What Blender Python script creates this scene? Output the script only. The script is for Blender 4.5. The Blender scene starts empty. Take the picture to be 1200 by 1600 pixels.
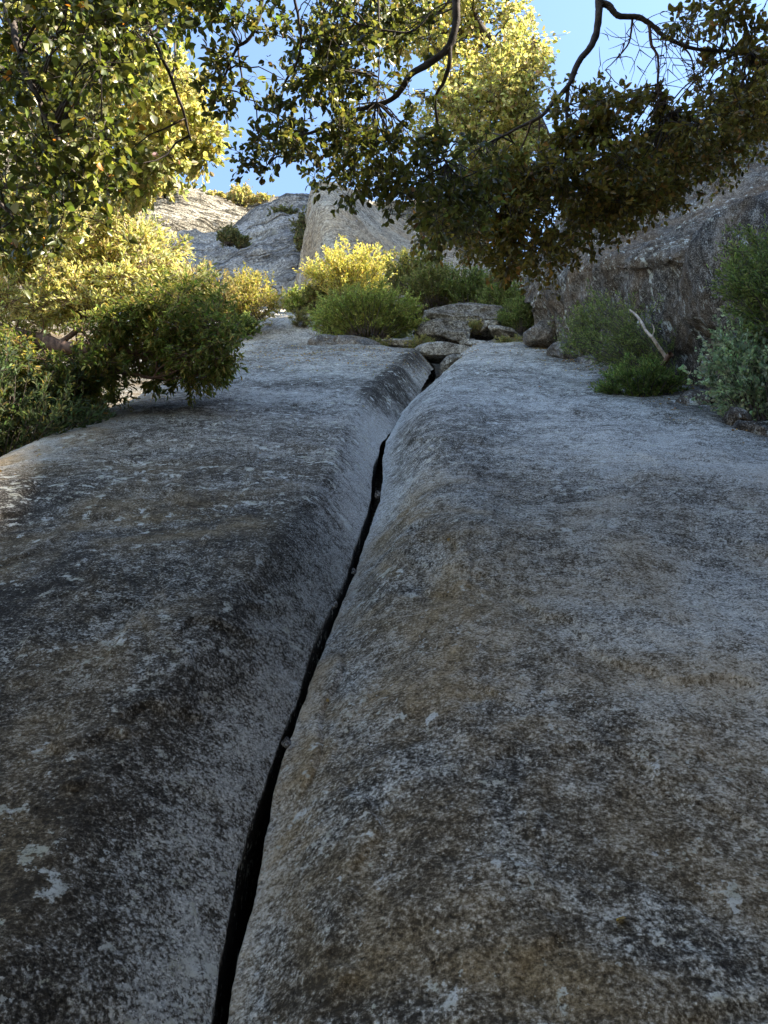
import bpy, bmesh, math
import numpy as np
from mathutils import Vector, Matrix

# ------------------------------------------------------------------ camera, light, exposure
PITCH = math.radians(28); F = 1256.0
scene = bpy.context.scene
cam_d = bpy.data.cameras.new("camera"); cam = bpy.data.objects.new("camera", cam_d)
scene.collection.objects.link(cam); scene.camera = cam
cam_d.sensor_fit = 'VERTICAL'; cam_d.sensor_height = 24; cam_d.lens = 12 / math.tan(math.atan(800 / F))
cam_d.clip_start = 0.05; cam_d.clip_end = 5000
cam.rotation_euler = (math.radians(90) + PITCH, 0, 0)

SUN = np.array([0.72, -0.25, 0.65]); SUN /= np.linalg.norm(SUN)
w = bpy.data.worlds.new("World"); scene.world = w; w.use_nodes = True
nt = w.node_tree; nt.nodes.clear()
sky = nt.nodes.new('ShaderNodeTexSky'); sky.sky_type = 'NISHITA'; sky.sun_disc = False
sky.sun_elevation = math.asin(SUN[2]); sky.sun_rotation = math.atan2(SUN[0], SUN[1])
sky.altitude = 1200; sky.air_density = 1.25; sky.dust_density = 0.7; sky.ozone_density = 1.2
hs = nt.nodes.new('ShaderNodeHueSaturation'); hs.inputs['Saturation'].default_value = 1.0
bg = nt.nodes.new('ShaderNodeBackground'); bg.inputs['Strength'].default_value = 0.13
wo = nt.nodes.new('ShaderNodeOutputWorld')
nt.links.new(sky.outputs[0], hs.inputs['Color']); nt.links.new(hs.outputs[0], bg.inputs[0]); nt.links.new(bg.outputs[0], wo.inputs[0])
sd = bpy.data.lights.new("sun", 'SUN'); sd.energy = 5.0; sd.angle = math.radians(0.6); sd.color = (1.0, 0.92, 0.78)
so = bpy.data.objects.new("sun", sd); scene.collection.objects.link(so)
so.rotation_euler = Vector(SUN).to_track_quat('Z', 'Y').to_euler(); so.location = (0, 0, 60)
scene.view_settings.view_transform = 'Standard'; scene.view_settings.look = 'None'
scene.view_settings.exposure = 2.08; scene.view_settings.gamma = 1
scene.render.engine = 'CYCLES'
scene.cycles.max_bounces = 6; scene.cycles.transparent_max_bounces = 8

# ------------------------------------------------------------------ numpy helpers
cp, sp = math.cos(PITCH), math.sin(PITCH)
RGT = np.array([1., 0, 0]); FWD = np.array([0, cp, sp]); UPV = np.array([0, -sp, cp])
def P(px, py, d):
    """photo pixel (1200x1600) at forward depth d (m) -> world point"""
    px, py, d = np.broadcast_arrays(np.asarray(px, float), np.asarray(py, float), np.asarray(d, float))
    return ((px - 600) / F * d)[..., None] * RGT + ((800 - py) / F * d)[..., None] * UPV + d[..., None] * FWD

_rng = np.random.RandomState(7)
_perm = _rng.permutation(256); _perm = np.concatenate([_perm, _perm, _perm])
_g = _rng.normal(size=(256, 3)); _g /= np.linalg.norm(_g, axis=1)[:, None]
def perlin(p):
    p = np.asarray(p, float); i = np.floor(p).astype(int); f = p - i; i &= 255
    u = f * f * f * (f * (f * 6 - 15) + 10); r = 0
    for dx in (0, 1):
        for dy in (0, 1):
            for dz in (0, 1):
                h = _perm[_perm[_perm[(i[..., 0] + dx) & 255] + ((i[..., 1] + dy) & 255)] + ((i[..., 2] + dz) & 255)]
                g = _g[h]
                d = g[..., 0] * (f[..., 0] - dx) + g[..., 1] * (f[..., 1] - dy) + g[..., 2] * (f[..., 2] - dz)
                wx = u[..., 0] if dx else 1 - u[..., 0]; wy = u[..., 1] if dy else 1 - u[..., 1]; wz = u[..., 2] if dz else 1 - u[..., 2]
                r = r + d * wx * wy * wz
    return r
def fbm(p, octs=4, rough=0.5):
    p = np.asarray(p, float); a = 1; r = 0
    for k in range(octs):
        r = r + a * perlin(p * 2 ** k + 17.3 * k); a *= rough
    return r
def sstep(a, b, x):
    t = np.clip((x - a) / (b - a), 0, 1); return t * t * (3 - 2 * t)
def nrm(v): return v / (np.linalg.norm(v, axis=-1, keepdims=True) + 1e-12)

# ------------------------------------------------------------------ object helpers
COL = scene.collection
def tag(o, label=None, cat=None, group=None, kind=None):
    if label: o['label'] = label
    if cat: o['category'] = cat
    if group: o['group'] = group
    if kind: o['kind'] = kind
    return o
def thing(name, label, cat, loc=(0, 0, 0), group=None):
    o = bpy.data.objects.new(name, None); COL.objects.link(o); o.location = tuple(loc); o.empty_display_size = 0.2
    return tag(o, label, cat, group)
def mesh(name, V, faces, mat, parent=None, smooth=True, attrs=None, fsize=4):
    """V (n,3) world coords; faces (m,fsize) int array"""
    V = np.asarray(V, float)
    if parent is not None: V = V - np.array(parent.location)
    me = bpy.data.meshes.new(name); faces = np.asarray(faces, np.int32)
    me.vertices.add(len(V)); me.vertices.foreach_set('co', V.astype(np.float32).ravel())
    m = len(faces); k = faces.shape[1]
    me.loops.add(m * k); me.loops.foreach_set('vertex_index', faces.ravel())
    me.polygons.add(m); me.polygons.foreach_set('loop_start', np.arange(0, m * k, k, dtype=np.int32))
    me.polygons.foreach_set('loop_total', np.full(m, k, np.int32))
    me.polygons.foreach_set('use_smooth', np.full(m, smooth, bool))
    me.update(calc_edges=True); me.materials.append(mat)
    if attrs:
        for an, av in attrs.items():
            av = np.asarray(av, np.float32)
            if av.ndim == 1:
                a = me.attributes.new(an, 'FLOAT', 'POINT'); a.data.foreach_set('value', av)
            else:
                a = me.color_attributes.new(an, 'FLOAT_COLOR', 'POINT')
                a.data.foreach_set('color', np.concatenate([av, np.ones((len(av), 1), np.float32)], 1).ravel())
    o = bpy.data.objects.new(name, me); COL.objects.link(o)
    if parent is not None: o.parent = parent
    return o
def gridfaces(nr, nc, flip=False):
    i = np.arange(nr - 1)[:, None] * nc + np.arange(nc - 1)[None, :]
    f = np.stack([i, i + 1, i + nc + 1, i + nc], -1).reshape(-1, 4)
    return f[:, ::-1] if flip else f
def gridmesh(name, G, mat, parent=None, attrs=None, flip=False):
    nr, nc = G.shape[:2]
    if attrs: attrs = {k: v.reshape(nr * nc, *v.shape[2:]) for k, v in attrs.items()}
    return mesh(name, G.reshape(-1, 3), gridfaces(nr, nc, flip), mat, parent, True, attrs)
def gridnormal(G):
    a = np.gradient(G, axis=0); b = np.gradient(G, axis=1)
    return nrm(np.cross(b, a))
def catmull(C, n):
    """C (k,...) control -> n samples along axis 0"""
    k = len(C); t = np.linspace(0, k - 1 - 1e-9, n); i = t.astype(int); f = t - i
    f = f.reshape((-1,) + (1,) * (C.ndim - 1))
    g = lambda j: C[np.clip(j, 0, k - 1)]
    p0, p1, p2, p3 = g(i - 1), g(i), g(i + 1), g(i + 2)
    return 0.5 * (2 * p1 + (p2 - p0) * f + (2 * p0 - 5 * p1 + 4 * p2 - p3) * f * f + (3 * p1 - p0 - 3 * p2 + p3) * f ** 3)
def loft(ctrl, nr, nc):
    """ctrl rows of (px,py,depth) -> grid of world points"""
    C = np.array(ctrl, float); C = P(C[..., 0], C[..., 1], C[..., 2])
    A = catmull(C, nr); return np.swapaxes(catmull(np.swapaxes(A, 0, 1), nc), 0, 1)

# ------------------------------------------------------------------ materials
def newmat(name):
    m = bpy.data.materials.new(name); m.use_nodes = True; t = m.node_tree; t.nodes.clear()
    out = t.nodes.new('ShaderNodeOutputMaterial'); return m, t, out
class N:
    def __init__(s, t): s.t = t
    def n(s, typ, ins=None, **kw):
        nd = s.t.nodes.new(typ)
        for k, v in kw.items(): setattr(nd, k, v)
        for k, v in (ins or {}).items():
            if isinstance(v, bpy.types.NodeSocket): s.t.links.new(v, nd.inputs[k])
            else: nd.inputs[k].default_value = v
        return nd
    def noise(s, co, scale, detail=4, rough=0.55, dist=0.0):
        return s.n('ShaderNodeTexNoise', {'Vector': co, 'Scale': scale, 'Detail': detail, 'Roughness': rough, 'Distortion': dist}).outputs['Fac']
    def ramp(s, fac, stops):
        r = s.n('ShaderNodeValToRGB', {'Fac': fac}); cr = r.color_ramp
        while len(cr.elements) < len(stops): cr.elements.new(0.5)
        for e, (p, c) in zip(cr.elements, stops):
            e.position = p; e.color = (c, c, c, 1) if np.isscalar(c) else (*c, 1)
        return r.outputs['Color']
    def mix(s, fac, a, b, mode='MIX'):
        nd = s.t.nodes.new('ShaderNodeMix'); nd.data_type = 'RGBA'; nd.blend_type = mode
        for k, v in ((0, fac), (6, a), (7, b)):
            if isinstance(v, bpy.types.NodeSocket): s.t.links.new(v, nd.inputs[k])
            elif k == 0: nd.inputs[0].default_value = v
            else: nd.inputs[k].default_value = (*v, 1)
        return nd.outputs[2]
    def math(s, op, a, b=0.0, clamp=False):
        nd = s.t.nodes.new('ShaderNodeMath'); nd.operation = op; nd.use_clamp = clamp
        for k, v in enumerate((a, b)):
            if isinstance(v, bpy.types.NodeSocket): s.t.links.new(v, nd.inputs[k])
            else: nd.inputs[k].default_value = v
        return nd.outputs[0]
    def attr(s, name): return s.n('ShaderNodeAttribute', attribute_name=name)

def rock_mat(name, dark, mid, light, brown, fleck=(0.52, 0.53, 0.50), s=1.0, bump=1.0, useattr=True, brown_amt=0.5, bias=0.0,
             fleck_lo=0.615, streak=None, cracks=None):
    m, t, out = newmat(name); q = N(t)
    co = q.n('ShaderNodeTexCoord').outputs['Object']
    if streak:
        co2 = q.n('ShaderNodeMapping', {'Vector': co, 'Scale': streak}).outputs[0]
    else: co2 = co
    big = q.noise(co, 0.55 * s, 4, 0.6, 0.3)
    blot = q.noise(co2, 4.5 * s, 8, 0.68, 0.2)
    patch = q.noise(co2, 17 * s, 7, 0.72)
    fine = q.noise(co, 75 * s, 5, 0.75)
    grain = q.n('ShaderNodeTexVoronoi', {'Vector': co, 'Scale': 150 * s, 'Randomness': 1.0}).outputs['Color']
    gv = q.n('ShaderNodeSeparateColor', {'Color': grain}).outputs[0]
    # lichen / clean-rock mask; 'light' also carries the shade painted inside the crack
    a = q.math('ADD', q.math('MULTIPLY', blot, 0.55), q.math('MULTIPLY', patch, 0.80))
    a = q.math('ADD', a, q.math('MULTIPLY', fine, 1.5))
    a = q.math('ADD', a, q.math('MULTIPLY', big, 0.25))
    a = q.math('MULTIPLY', a, 1 / 3.10)
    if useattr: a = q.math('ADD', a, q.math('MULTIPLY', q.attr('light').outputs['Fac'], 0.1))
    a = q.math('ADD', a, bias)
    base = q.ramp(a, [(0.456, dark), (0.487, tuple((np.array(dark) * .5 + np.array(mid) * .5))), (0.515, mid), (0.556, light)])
    base = q.mix(0.7, base, q.ramp(gv, [(0.0, 0.12), (0.4, 0.7), (0.8, 1.0), (1.0, 1.5)]), 'MULTIPLY')
    br = q.noise(co, 1.3 * s, 7, 0.65, 0.6)
    brm = q.ramp(br, [(0.42, 0.0), (0.62, 1.0)])
    if useattr: bf = q.math('MULTIPLY', brm, q.attr('brown').outputs['Fac'], True)
    else: bf = q.math('MULTIPLY', brm, brown_amt)
    base = q.mix(bf, base, q.mix(0.8, base, q.mix(1.0, q.ramp(a, [(0.42, 0.25), (0.60, 1.6)]), brown, 'MULTIPLY'), 'MIX'))
    # pale crustose lichen flecks
    fl = q.math('ADD', q.noise(co2, 8.5 * s, 7, 0.68), q.math('MULTIPLY', q.math('SUBTRACT', q.noise(co, 1.6 * s, 3, .5), .56), .30))
    if useattr: fl = q.math('ADD', fl, q.math('MULTIPLY', q.attr('fleck').outputs['Fac'], 0.045)); 
    fm = q.math('MULTIPLY', q.ramp(fl, [(fleck_lo, 0), (fleck_lo + 0.02, 1)]), q.ramp(fine, [(0.36, 0.2), (0.5, 1)]))
    fl2 = q.math('ADD', q.noise(co2, 30 * s, 5, 0.65), q.math('MULTIPLY', q.math('SUBTRACT', q.noise(co, 2.3 * s, 3, .5), .53), .35))
    fm2 = q.math('MULTIPLY', q.ramp(fl2, [(fleck_lo + .015, 0), (fleck_lo + 0.035, 1)]), 0.75)
    base = q.mix(q.math('MAXIMUM', fm, fm2), base, q.mix(q.ramp(q.noise(co, 11 * s, 2), [(.4, 0.0), (.6, 1.0)]), fleck, tuple(np.array(fleck) * np.array((.72, .70, .60)))))
    pit = q.noise(co, 55 * s, 4, 0.7); dk = q.ramp(pit, [(0.33, 0.15), (0.40, 1.0)])
    base = q.mix(0.8, base, dk, 'MULTIPLY')
    ck = None
    pith = q.ramp(pit, [(0.33, 0.0), (0.41, 1.0)])
    if cracks:
        cm = q.n('ShaderNodeMapping', {'Vector': co, 'Scale': cracks, 'Rotation': (0, .12, 0)}).outputs[0]
        n1 = q.math('ABSOLUTE', q.math('SUBTRACT', q.noise(cm, 1.0, 5, .6, .8), .5))
        ck = q.ramp(n1, [(0.0, 0.0), (0.016, 1.0)])
        n2 = q.math('ABSOLUTE', q.math('SUBTRACT', q.noise(q.n('ShaderNodeMapping', {'Vector': cm, 'Scale': (2.3, 2.3, 2.3), 'Location': (7, 3, 1)}).outputs[0], 1.0, 5, .6, .8), .52))
        ck = q.math('MINIMUM', ck, q.ramp(n2, [(0.0, 0.25), (0.02, 1.0)]))
        base = q.mix(1.0, base, q.ramp(ck, [(0, .35), (1, 1)]), 'MULTIPLY')
    h = q.math('ADD', q.math('MULTIPLY', patch, 0.6), q.math('MULTIPLY', fine, 0.30))
    h = q.math('ADD', h, q.math('MULTIPLY', blot, 0.9))
    h = q.math('ADD', h, q.math('MULTIPLY', pith, 0.12))
    if ck: h = q.math('ADD', h, q.math('MULTIPLY', ck, .35))
    bp = q.n('ShaderNodeBump', {'Height': h, 'Strength': 0.75 * bump, 'Distance': 0.05 / s})
    b = q.n('ShaderNodeBsdfPrincipled', {'Base Color': base, 'Roughness': 0.85, 'Normal': bp.outputs[0]})
    b.inputs['Specular IOR Level'].default_value = 0.10
    t.links.new(b.outputs[0], out.inputs[0]); return m

def leaf_mat(name, trans=0.45, rough=0.5, spec=0.3):
    m, t, out = newmat(name); q = N(t)
    c = q.attr('tint').outputs['Color']
    pb = q.n('ShaderNodeBsdfPrincipled', {'Base Color': c, 'Roughness': rough})
    pb.inputs['Specular IOR Level'].default_value = spec
    tc = q.mix(1.0, c, (1.5, 1.45, 0.8), 'MULTIPLY')
    tr = q.n('ShaderNodeBsdfTranslucent', {'Color': tc})
    mx = q.n('ShaderNodeMixShader', {'Fac': trans, 1: pb.outputs[0], 2: tr.outputs[0]})
    t.links.new(mx.outputs[0], out.inputs[0]); return m

def bark_mat(name, c1, c2, s=20):
    m, t, out = newmat(name); q = N(t)
    co = q.n('ShaderNodeTexCoord').outputs['Object']
    n = q.noise(co, s, 6, 0.65)
    base = q.ramp(n, [(0.35, c1), (0.62, c2)])
    bp = q.n('ShaderNodeBump', {'Height': n, 'Strength': 0.6, 'Distance': 0.01})
    b = q.n('ShaderNodeBsdfPrincipled', {'Base Color': base, 'Roughness': 0.85, 'Normal': bp.outputs[0]})
    t.links.new(b.outputs[0], out.inputs[0]); return m

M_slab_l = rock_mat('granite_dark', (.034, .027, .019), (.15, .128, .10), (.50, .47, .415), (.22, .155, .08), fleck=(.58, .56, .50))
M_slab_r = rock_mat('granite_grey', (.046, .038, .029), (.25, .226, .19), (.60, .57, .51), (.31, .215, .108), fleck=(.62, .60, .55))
M_boulder = rock_mat('granite_boulder', (.03, .03, .032), (.15, .15, .155), (.33, .33, .33), (.24, .16, .08), useattr=False, brown_amt=0.6, fleck_lo=.62)
M_blk = rock_mat('granite_block', (.022, .020, .018), (.12, .105, .09), (.36, .34, .31), (.16, .10, .05), useattr=False, brown_amt=0.7, s=.8, fleck_lo=.6, streak=(1, 1, .45))
M_cliff = rock_mat('cliff_granite', (.28, .27, .265), (.42, .41, .40), (.55, .53, .50), (.34, .27, .17), fleck=(.5, .48, .44), s=0.06, bump=1.3,
                   useattr=True, streak=(1.0, 1.0, 0.3), cracks=(.015, .015, .07))
M_dome = rock_mat('dome_granite', (.18, .155, .12), (.36, .31, .245), (.50, .45, .36), (.40, .28, .16), fleck=(.5, .47, .42), s=0.06, bump=1.0, useattr=True, streak=(1.2, 1.2, 0.25))
M_ledge = rock_mat('ledge_granite', (.28, .25, .19), (.52, .46, .36), (.68, .61, .49), (.42, .34, .24), fleck=(.6, .58, .54), s=0.09, bump=2.0,
                   useattr=True, streak=(.5, .7, 1.5), cracks=(.05, .05, .45))
M_hill = rock_mat('hillside_rock', (.04, .035, .02), (.13, .115, .09), (.30, .29, .27), (.15, .10, .05), useattr=False, brown_amt=.9, s=0.4)
M_leaf = leaf_mat('oak_leaf', 0.5); M_leaf_soft = leaf_mat('shrub_leaf', 0.48, 0.65, 0.15); M_gloss = leaf_mat('glossy_leaf', 0.45, 0.36, 0.5)
M_bark = bark_mat('bark_dark', (.025, .018, .015), (.10, .075, .06)); M_bark_r = bark_mat('bark_red', (.06, .03, .02), (.19, .11, .075))
M_dead = bark_mat('bark_dead', (.20, .13, .09), (.52, .42, .33))

# ------------------------------------------------------------------ slab frame
A = math.radians(44); H = 1.5
SV = np.array([0, math.cos(A), math.sin(A)]); SN = np.array([0, -math.sin(A), math.cos(A)])
def S(u, v, wv): return u[..., None] * RGT + v[..., None] * SV + (wv - H)[..., None] * SN
def pix2slab(px, py, w0=0.0):
    px, py = np.broadcast_arrays(np.asarray(px, float), np.asarray(py, float))
    d = P(px, py, np.ones_like(px)); t = (w0 - H) / (d @ SN)
    q = d * t[..., None]; return q[..., 0], q @ SV
# crack lips traced (photo y, left lip x, right lip x)
CR = np.array([(1600, 334, 356), (1500, 347, 372), (1400, 368, 398), (1300, 392, 417), (1200, 426, 443), (1100, 466, 479), (1000, 494, 510),
               (900, 542, 553), (850, 557, 568), (800, 576, 587), (780, 582, 593), (750, 581, 598), (720, 587, 596), (690, 596, 604), (660, 616, 619.5),
               (640, 628, 631), (620, 640, 650), (600, 657, 678), (585, 665, 691), (570, 674, 702), (558, 682, 710)], float)
LW = -0.30
CR[:13, 1] -= np.array([5, 5, 5, 5, 4, 4, 3, 2, 2, 2, 2, 1, 1]); CR[:13, 2] += np.array([4, 4, 4, 3, 3, 2, 2, 2, 2, 1, 1, 1, 1])
uL, vL = pix2slab(CR[:, 1], CR[:, 0], LW); uR, vR = pix2slab(CR[:, 2], CR[:, 0], LW)
def lipL(v): return np.where(v < vL[0], uL[0] + (v - vL[0]) * .03, np.interp(v, vL, uL)) + 0 * v
def lipR(v): return np.where(v < vR[0], uR[0] + (v - vR[0]) * .02, np.interp(v, vR, uR)) + 0 * v
VTOP = 20.5
nrow = 820
vv = 1.5 * np.sinh(np.linspace(np.arcsinh(-1.6 / 1.5), np.arcsinh((VTOP + 2.5) / 1.5), nrow))
def top_roll(u, v, vt):
    x = np.clip(v - vt, 0, None); return -0.25 * x ** 2 - .05 * x
def relief(p, near):
    f1 = perlin(p * np.array([.8, .33, .5]) + 61) + .12 * perlin(p * 3.1 + 5) + .05 * perlin(p * 9 + 5); f2 = perlin(p * np.array([1.9, 1.0, 1.0]) + 81) + .15 * perlin(p * 6 + 8)
    st = .016 * sstep(.10, .118, f1) - .014 * sstep(-.24, -.222, -np.abs(f1 + .05)) * 0 + .007 * sstep(.16, .175, f2) + .010 * sstep(-.20, -.185, f1)
    st = st * 1.5
    return st + (0.10 * perlin(p * 0.55 + 3) + 0.035 * perlin(p * 1.7 + 9) + 0.016 * perlin(p * 5) + 0.008 * perlin(p * 13) + 0.0045 * perlin(p * 31) * near)
def slabgrid(side):
    nc = 380; c = np.linspace(0, 1, nc); k = 3.2; W = 4.9 if side < 0 else 5.2
    off = W * (np.exp(k * c) - 1) / (math.exp(k) - 1)
    ndown = 26; dn = np.linspace(-1, 0, ndown, endpoint=False)      # rows going down into the crack
    V = np.repeat(vv[:, None], nc + ndown, 1)
    lip = lipL(V[:, 0]) if side < 0 else lipR(V[:, 0])
    # roughen the lip a little
    lip = lip + 0.010 * perlin(np.stack([V[:, 0] * 2.2, V[:, 0] * 0 + side * 5, V[:, 0] * 0], -1)) + (.05 if side < 0 else .02) * sstep(7, 9.5, V[:, 0]) * perlin(np.stack([V[:, 0] * 1.9, V[:, 0] * 0 + 3.3, V[:, 0] * 0], -1)) + 0.007 * perlin(np.stack([V[:, 0] * 9, V[:, 0] * 0 + side * 5, V[:, 0] * 0], -1))
    O = np.concatenate([np.zeros(ndown), off])[None, :] * np.ones_like(V)
    D = np.concatenate([dn, np.zeros(nc)])[None, :] * np.ones_like(V)
    U = lip[:, None] + side * O
    if side < 0:
        wid = np.interp(V[:, 0], [1, 2.2, 4, 7, 12, 20], [.48, .43, .38, .33, .42, .46])[:, None]
        t = np.clip(O / wid, 0, 1)
        pw = np.interp(V[:, 0], [1, 6, 9, 12], [1.22, 1.3, 1.25, 1.15])[:, None]
        Wv = LW * np.interp(V[:, 0], [9, 12], [1, 1.5])[:, None] * (1 - t) ** pw - LW * np.interp(V[:, 0], [9, 12], [0, .5])[:, None] * 0                              # steep at the crack, rounded at the top
        x = np.clip(-2.9 - U, 0, None)
        Wv = Wv - 0.33 * x ** 2                                # rolls over to the left
        Wv = Wv + 0.035 * sstep(.3, 1.4, O)
    else:
        wid = np.interp(V[:, 0], [1, 2.2, 4, 6, 10, 20], [.86, .76, .62, .50, .5, .6])[:, None]
        t = np.clip(O / wid, 0, 1)
        tu = O / (wid * (1 + .10 * perlin(np.stack([V * .9, V * 0 + 4, V * 0], -1)))); fl_ = lambda q: .5 * ((1 - q) + np.sqrt((1 - q) ** 2 + .03))
        Wv = LW * 1.05 * (fl_(tu) / fl_(0.) + .10 * np.sin(np.clip(tu, 0, 1) * math.pi) * -1)
        Wv = Wv - (Wv[:, ndown:ndown + 1] - LW)
        # brown hollow beside the ridge and step across the slab
        hu, hv = pix2slab(680, 890, -.05)
        r2 = ((U - hu - (V - hv) * .16) / .12) ** 2 + ((V - hv) / .55) ** 2
        Wv = Wv - 0.06 * np.exp(-r2)
        su, sv = pix2slab(740, 880, 0)
        Wv = Wv + 0.10 * sstep(-.5, .25, V - sv - .12 * (U - su)) * sstep(.1, .6, O)
        # raised flake beside the crack
        fv0, fv1 = pix2slab(0, 1270, LW)[1], pix2slab(0, 1090, LW)[1]
        Wv = Wv + 0.035 * sstep(fv0 - .05, fv0 + .1, V) * (1 - sstep(fv1, fv1 + .5, V)) * (1 - sstep(.10, .135, O + .02 * np.sin(V * 9)))
    Wv = Wv + 1.9 * D
    U = U - side * 0.22 * D * np.where(D > -.3, .5, 1)      # the crack walls undercut a little
    U = np.where(side < 0, U + .0, U)
    U = U + (-.42 if side < 0 else .15) * sstep(8.3, 10.2, V) * sstep(0, .10, -D)
    vt = VTOP - 1.3 + .9 * perlin(np.stack([U * .7, U * 0, U * 0 + side], -1)) + (0 if side < 0 else -.4)
    Wv = Wv + top_roll(U, V, vt)
    p = np.stack([U, V, Wv * 1.0], -1)
    G = S(U, V, Wv)
    n = gridnormal(G)
    if n[nrow // 2, nc // 2] @ SN < 0: n = -n
    r = relief(p + 40 * (side > 0), (V < 8) * 1.0)
    fade = 0.12 + .88 * sstep(0, .45, O)
    fr = 0.009 * perlin(p * np.array([7, 1.3, 7]) + 33) + .005 * perlin(p * np.array([16, 5, 16])) + .003 * perlin(p * 34)
    G = G + n * (r * np.where(D < 0, .25, fade) + fr * (1 - sstep(.15, .6, O)) * (1 + .6 * (V > 6)))[..., None]
    return G, U, V, O, D
def slab_attrs(side, U, V, O, D):
    p = np.stack([U, V, U * 0], -1)
    nz = fbm(p * .8 + 5, 4, .6)
    if side < 0:
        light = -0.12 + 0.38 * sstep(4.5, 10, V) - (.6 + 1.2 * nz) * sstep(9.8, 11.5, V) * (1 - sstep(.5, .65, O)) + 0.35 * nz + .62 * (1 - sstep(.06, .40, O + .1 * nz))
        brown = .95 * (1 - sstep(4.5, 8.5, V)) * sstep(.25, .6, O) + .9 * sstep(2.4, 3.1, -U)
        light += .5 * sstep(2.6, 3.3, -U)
    else:
        r = np.exp(-((O - .45) / .40) ** 2)
        brown = (1 - sstep(3.2, 8, V)) * (.55 + 1.0 * r)
        light = .12 + .08 * sstep(3, 11, V) + .35 * nz + .30 * sstep(.9, 1.8, O) * (1 - sstep(6, 10, V)) * sstep(1.5, 3.2, V) - .15 * r * (1 - sstep(3.6, 7, V)) + .45 * (1 - sstep(.0, .16, O)) - .35 * sstep(2.9, 3.6, U)
    light = np.where(D < -.02, -1.6, light)  # crack walls below the lip painted dark to stand in for deep shade
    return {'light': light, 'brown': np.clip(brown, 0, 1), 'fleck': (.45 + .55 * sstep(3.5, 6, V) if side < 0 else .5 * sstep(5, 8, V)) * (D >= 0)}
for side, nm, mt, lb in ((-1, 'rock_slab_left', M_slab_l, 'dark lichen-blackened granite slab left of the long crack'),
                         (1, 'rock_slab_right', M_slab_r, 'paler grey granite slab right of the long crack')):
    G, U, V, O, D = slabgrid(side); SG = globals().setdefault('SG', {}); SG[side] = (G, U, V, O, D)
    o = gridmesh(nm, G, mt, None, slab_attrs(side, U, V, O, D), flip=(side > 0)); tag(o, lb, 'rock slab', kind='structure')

# ------------------------------------------------------------------ hillside sheet
def hill_z(x, y):
    z = 0.966 * y - 2.1 - 1.3
    z = np.where(y < -3, z * 0 + (0.966 * -3 - 3.4) + (y + 3) * .25, z)
    z = np.where(y > 75, 0.966 * 75 - 3.4 + (y - 75) * .1, z)
    left = np.clip(-x - 4, 0, None)
    z = z - 1.2 * np.minimum(left, 4) * .8 + np.clip(-x - 14, 0, 60) * .35
    z = z + np.clip(x - 9, 0, 60) * .5
    return z
gx = np.sign(np.linspace(-1, 1, 261)) * np.abs(np.linspace(-1, 1, 261)) ** 2.6 * 900; gy = np.concatenate([np.linspace(-600, -20, 25), np.linspace(-18, 90, 240), np.linspace(95, 1500, 30)])
GX, GY = np.meshgrid(gx, gy); GZ = hill_z(GX, GY) + 1.0 * fbm(np.stack([GX * .12, GY * .12, GX * 0], -1), 5) * np.clip((np.abs(GX) / 6), .15, 1.6)
tag(gridmesh('hillside', np.stack([GX, GY, GZ], -1), M_hill), 'pale rocky hillside under and beyond the slabs', kind='structure')

# ------------------------------------------------------------------ rock sheets from control grids
def rock_sheet(name, ctrl, mat, nr, nc, amp, freq, label, parent=None, kind='structure', strata=0, brown=0.5, light=0.0, cat=None, flip=None):
    G = loft(ctrl, nr, nc); n = gridnormal(G)
    c = G[nr // 2, nc // 2]
    fl = (n[nr // 2, nc // 2] @ c) > 0
    if fl: n = -n
    q = G * freq
    d = amp * (fbm(q + 11, 6, .5) - .5 * np.abs(fbm(q * 1.9 + 31, 4, .5)))
    if strata: 
        zz = (G[..., 2] - .35 * G[..., 0]) * strata + 2.0 * perlin(q * .7)
        d = d + amp * .8 * (np.abs((zz % 1) - .5) * 2) ** 2 * (0.6 + perlin(q * 1.1 + 50))
    G = G + n * d[..., None]
    nz = fbm(G * freq * 1.5 + 70, 4)
    o = gridmesh(name, G, mat, parent, {'light': light + .5 * nz, 'brown': np.clip(brown + 1.0 * fbm(G * freq + 90, 3), 0, 1)}, flip=not fl)
    return tag(o, label, cat, kind=kind)

# far cliff with lit ledges (rows from crest down; first row is behind the crest)
rock_sheet('cliff_back', [
    [(-150, 200, 170), (100, 240, 160), (200, 290, 150), (280, 296, 145), (350, 316, 140), (430, 322, 140), (520, 330, 140), (620, 330, 160), (760, 330, 180)],
    [(-150, 190, 110), (100, 240, 110), (200, 286, 108), (262, 290, 106), (330, 312, 104), (430, 326, 104), (520, 322, 106), (620, 322, 118), (760, 330, 130)],
    [(-150, 280, 98), (100, 300, 98), (200, 325, 97), (280, 326, 96), (350, 336, 95), (430, 345, 96), (520, 345, 98), (620, 345, 108), (760, 350, 120)],
    [(-150, 360, 82), (100, 370, 84), (200, 372, 84), (280, 372, 85), (350, 366, 88), (430, 366, 92), (520, 380, 94), (620, 372, 100), (760, 392, 106)],
    [(-150, 480, 72), (100, 480, 74), (200, 470, 75), (280, 450, 76), (350, 440, 78), (430, 440, 80), (520, 440, 84), (620, 430, 90), (760, 450, 95)],
    [(-150, 640, 50), (100, 640, 54), (200, 620, 56), (280, 560, 60), (350, 540, 62), (430, 530, 64), (520, 520, 68), (620, 520, 70), (760, 520, 75)],
], M_ledge, 260, 460, 1.9, .10, 'high sunlit pale cliff of broken ledges under the sky', strata=.28, brown=.35, light=.1)
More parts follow.
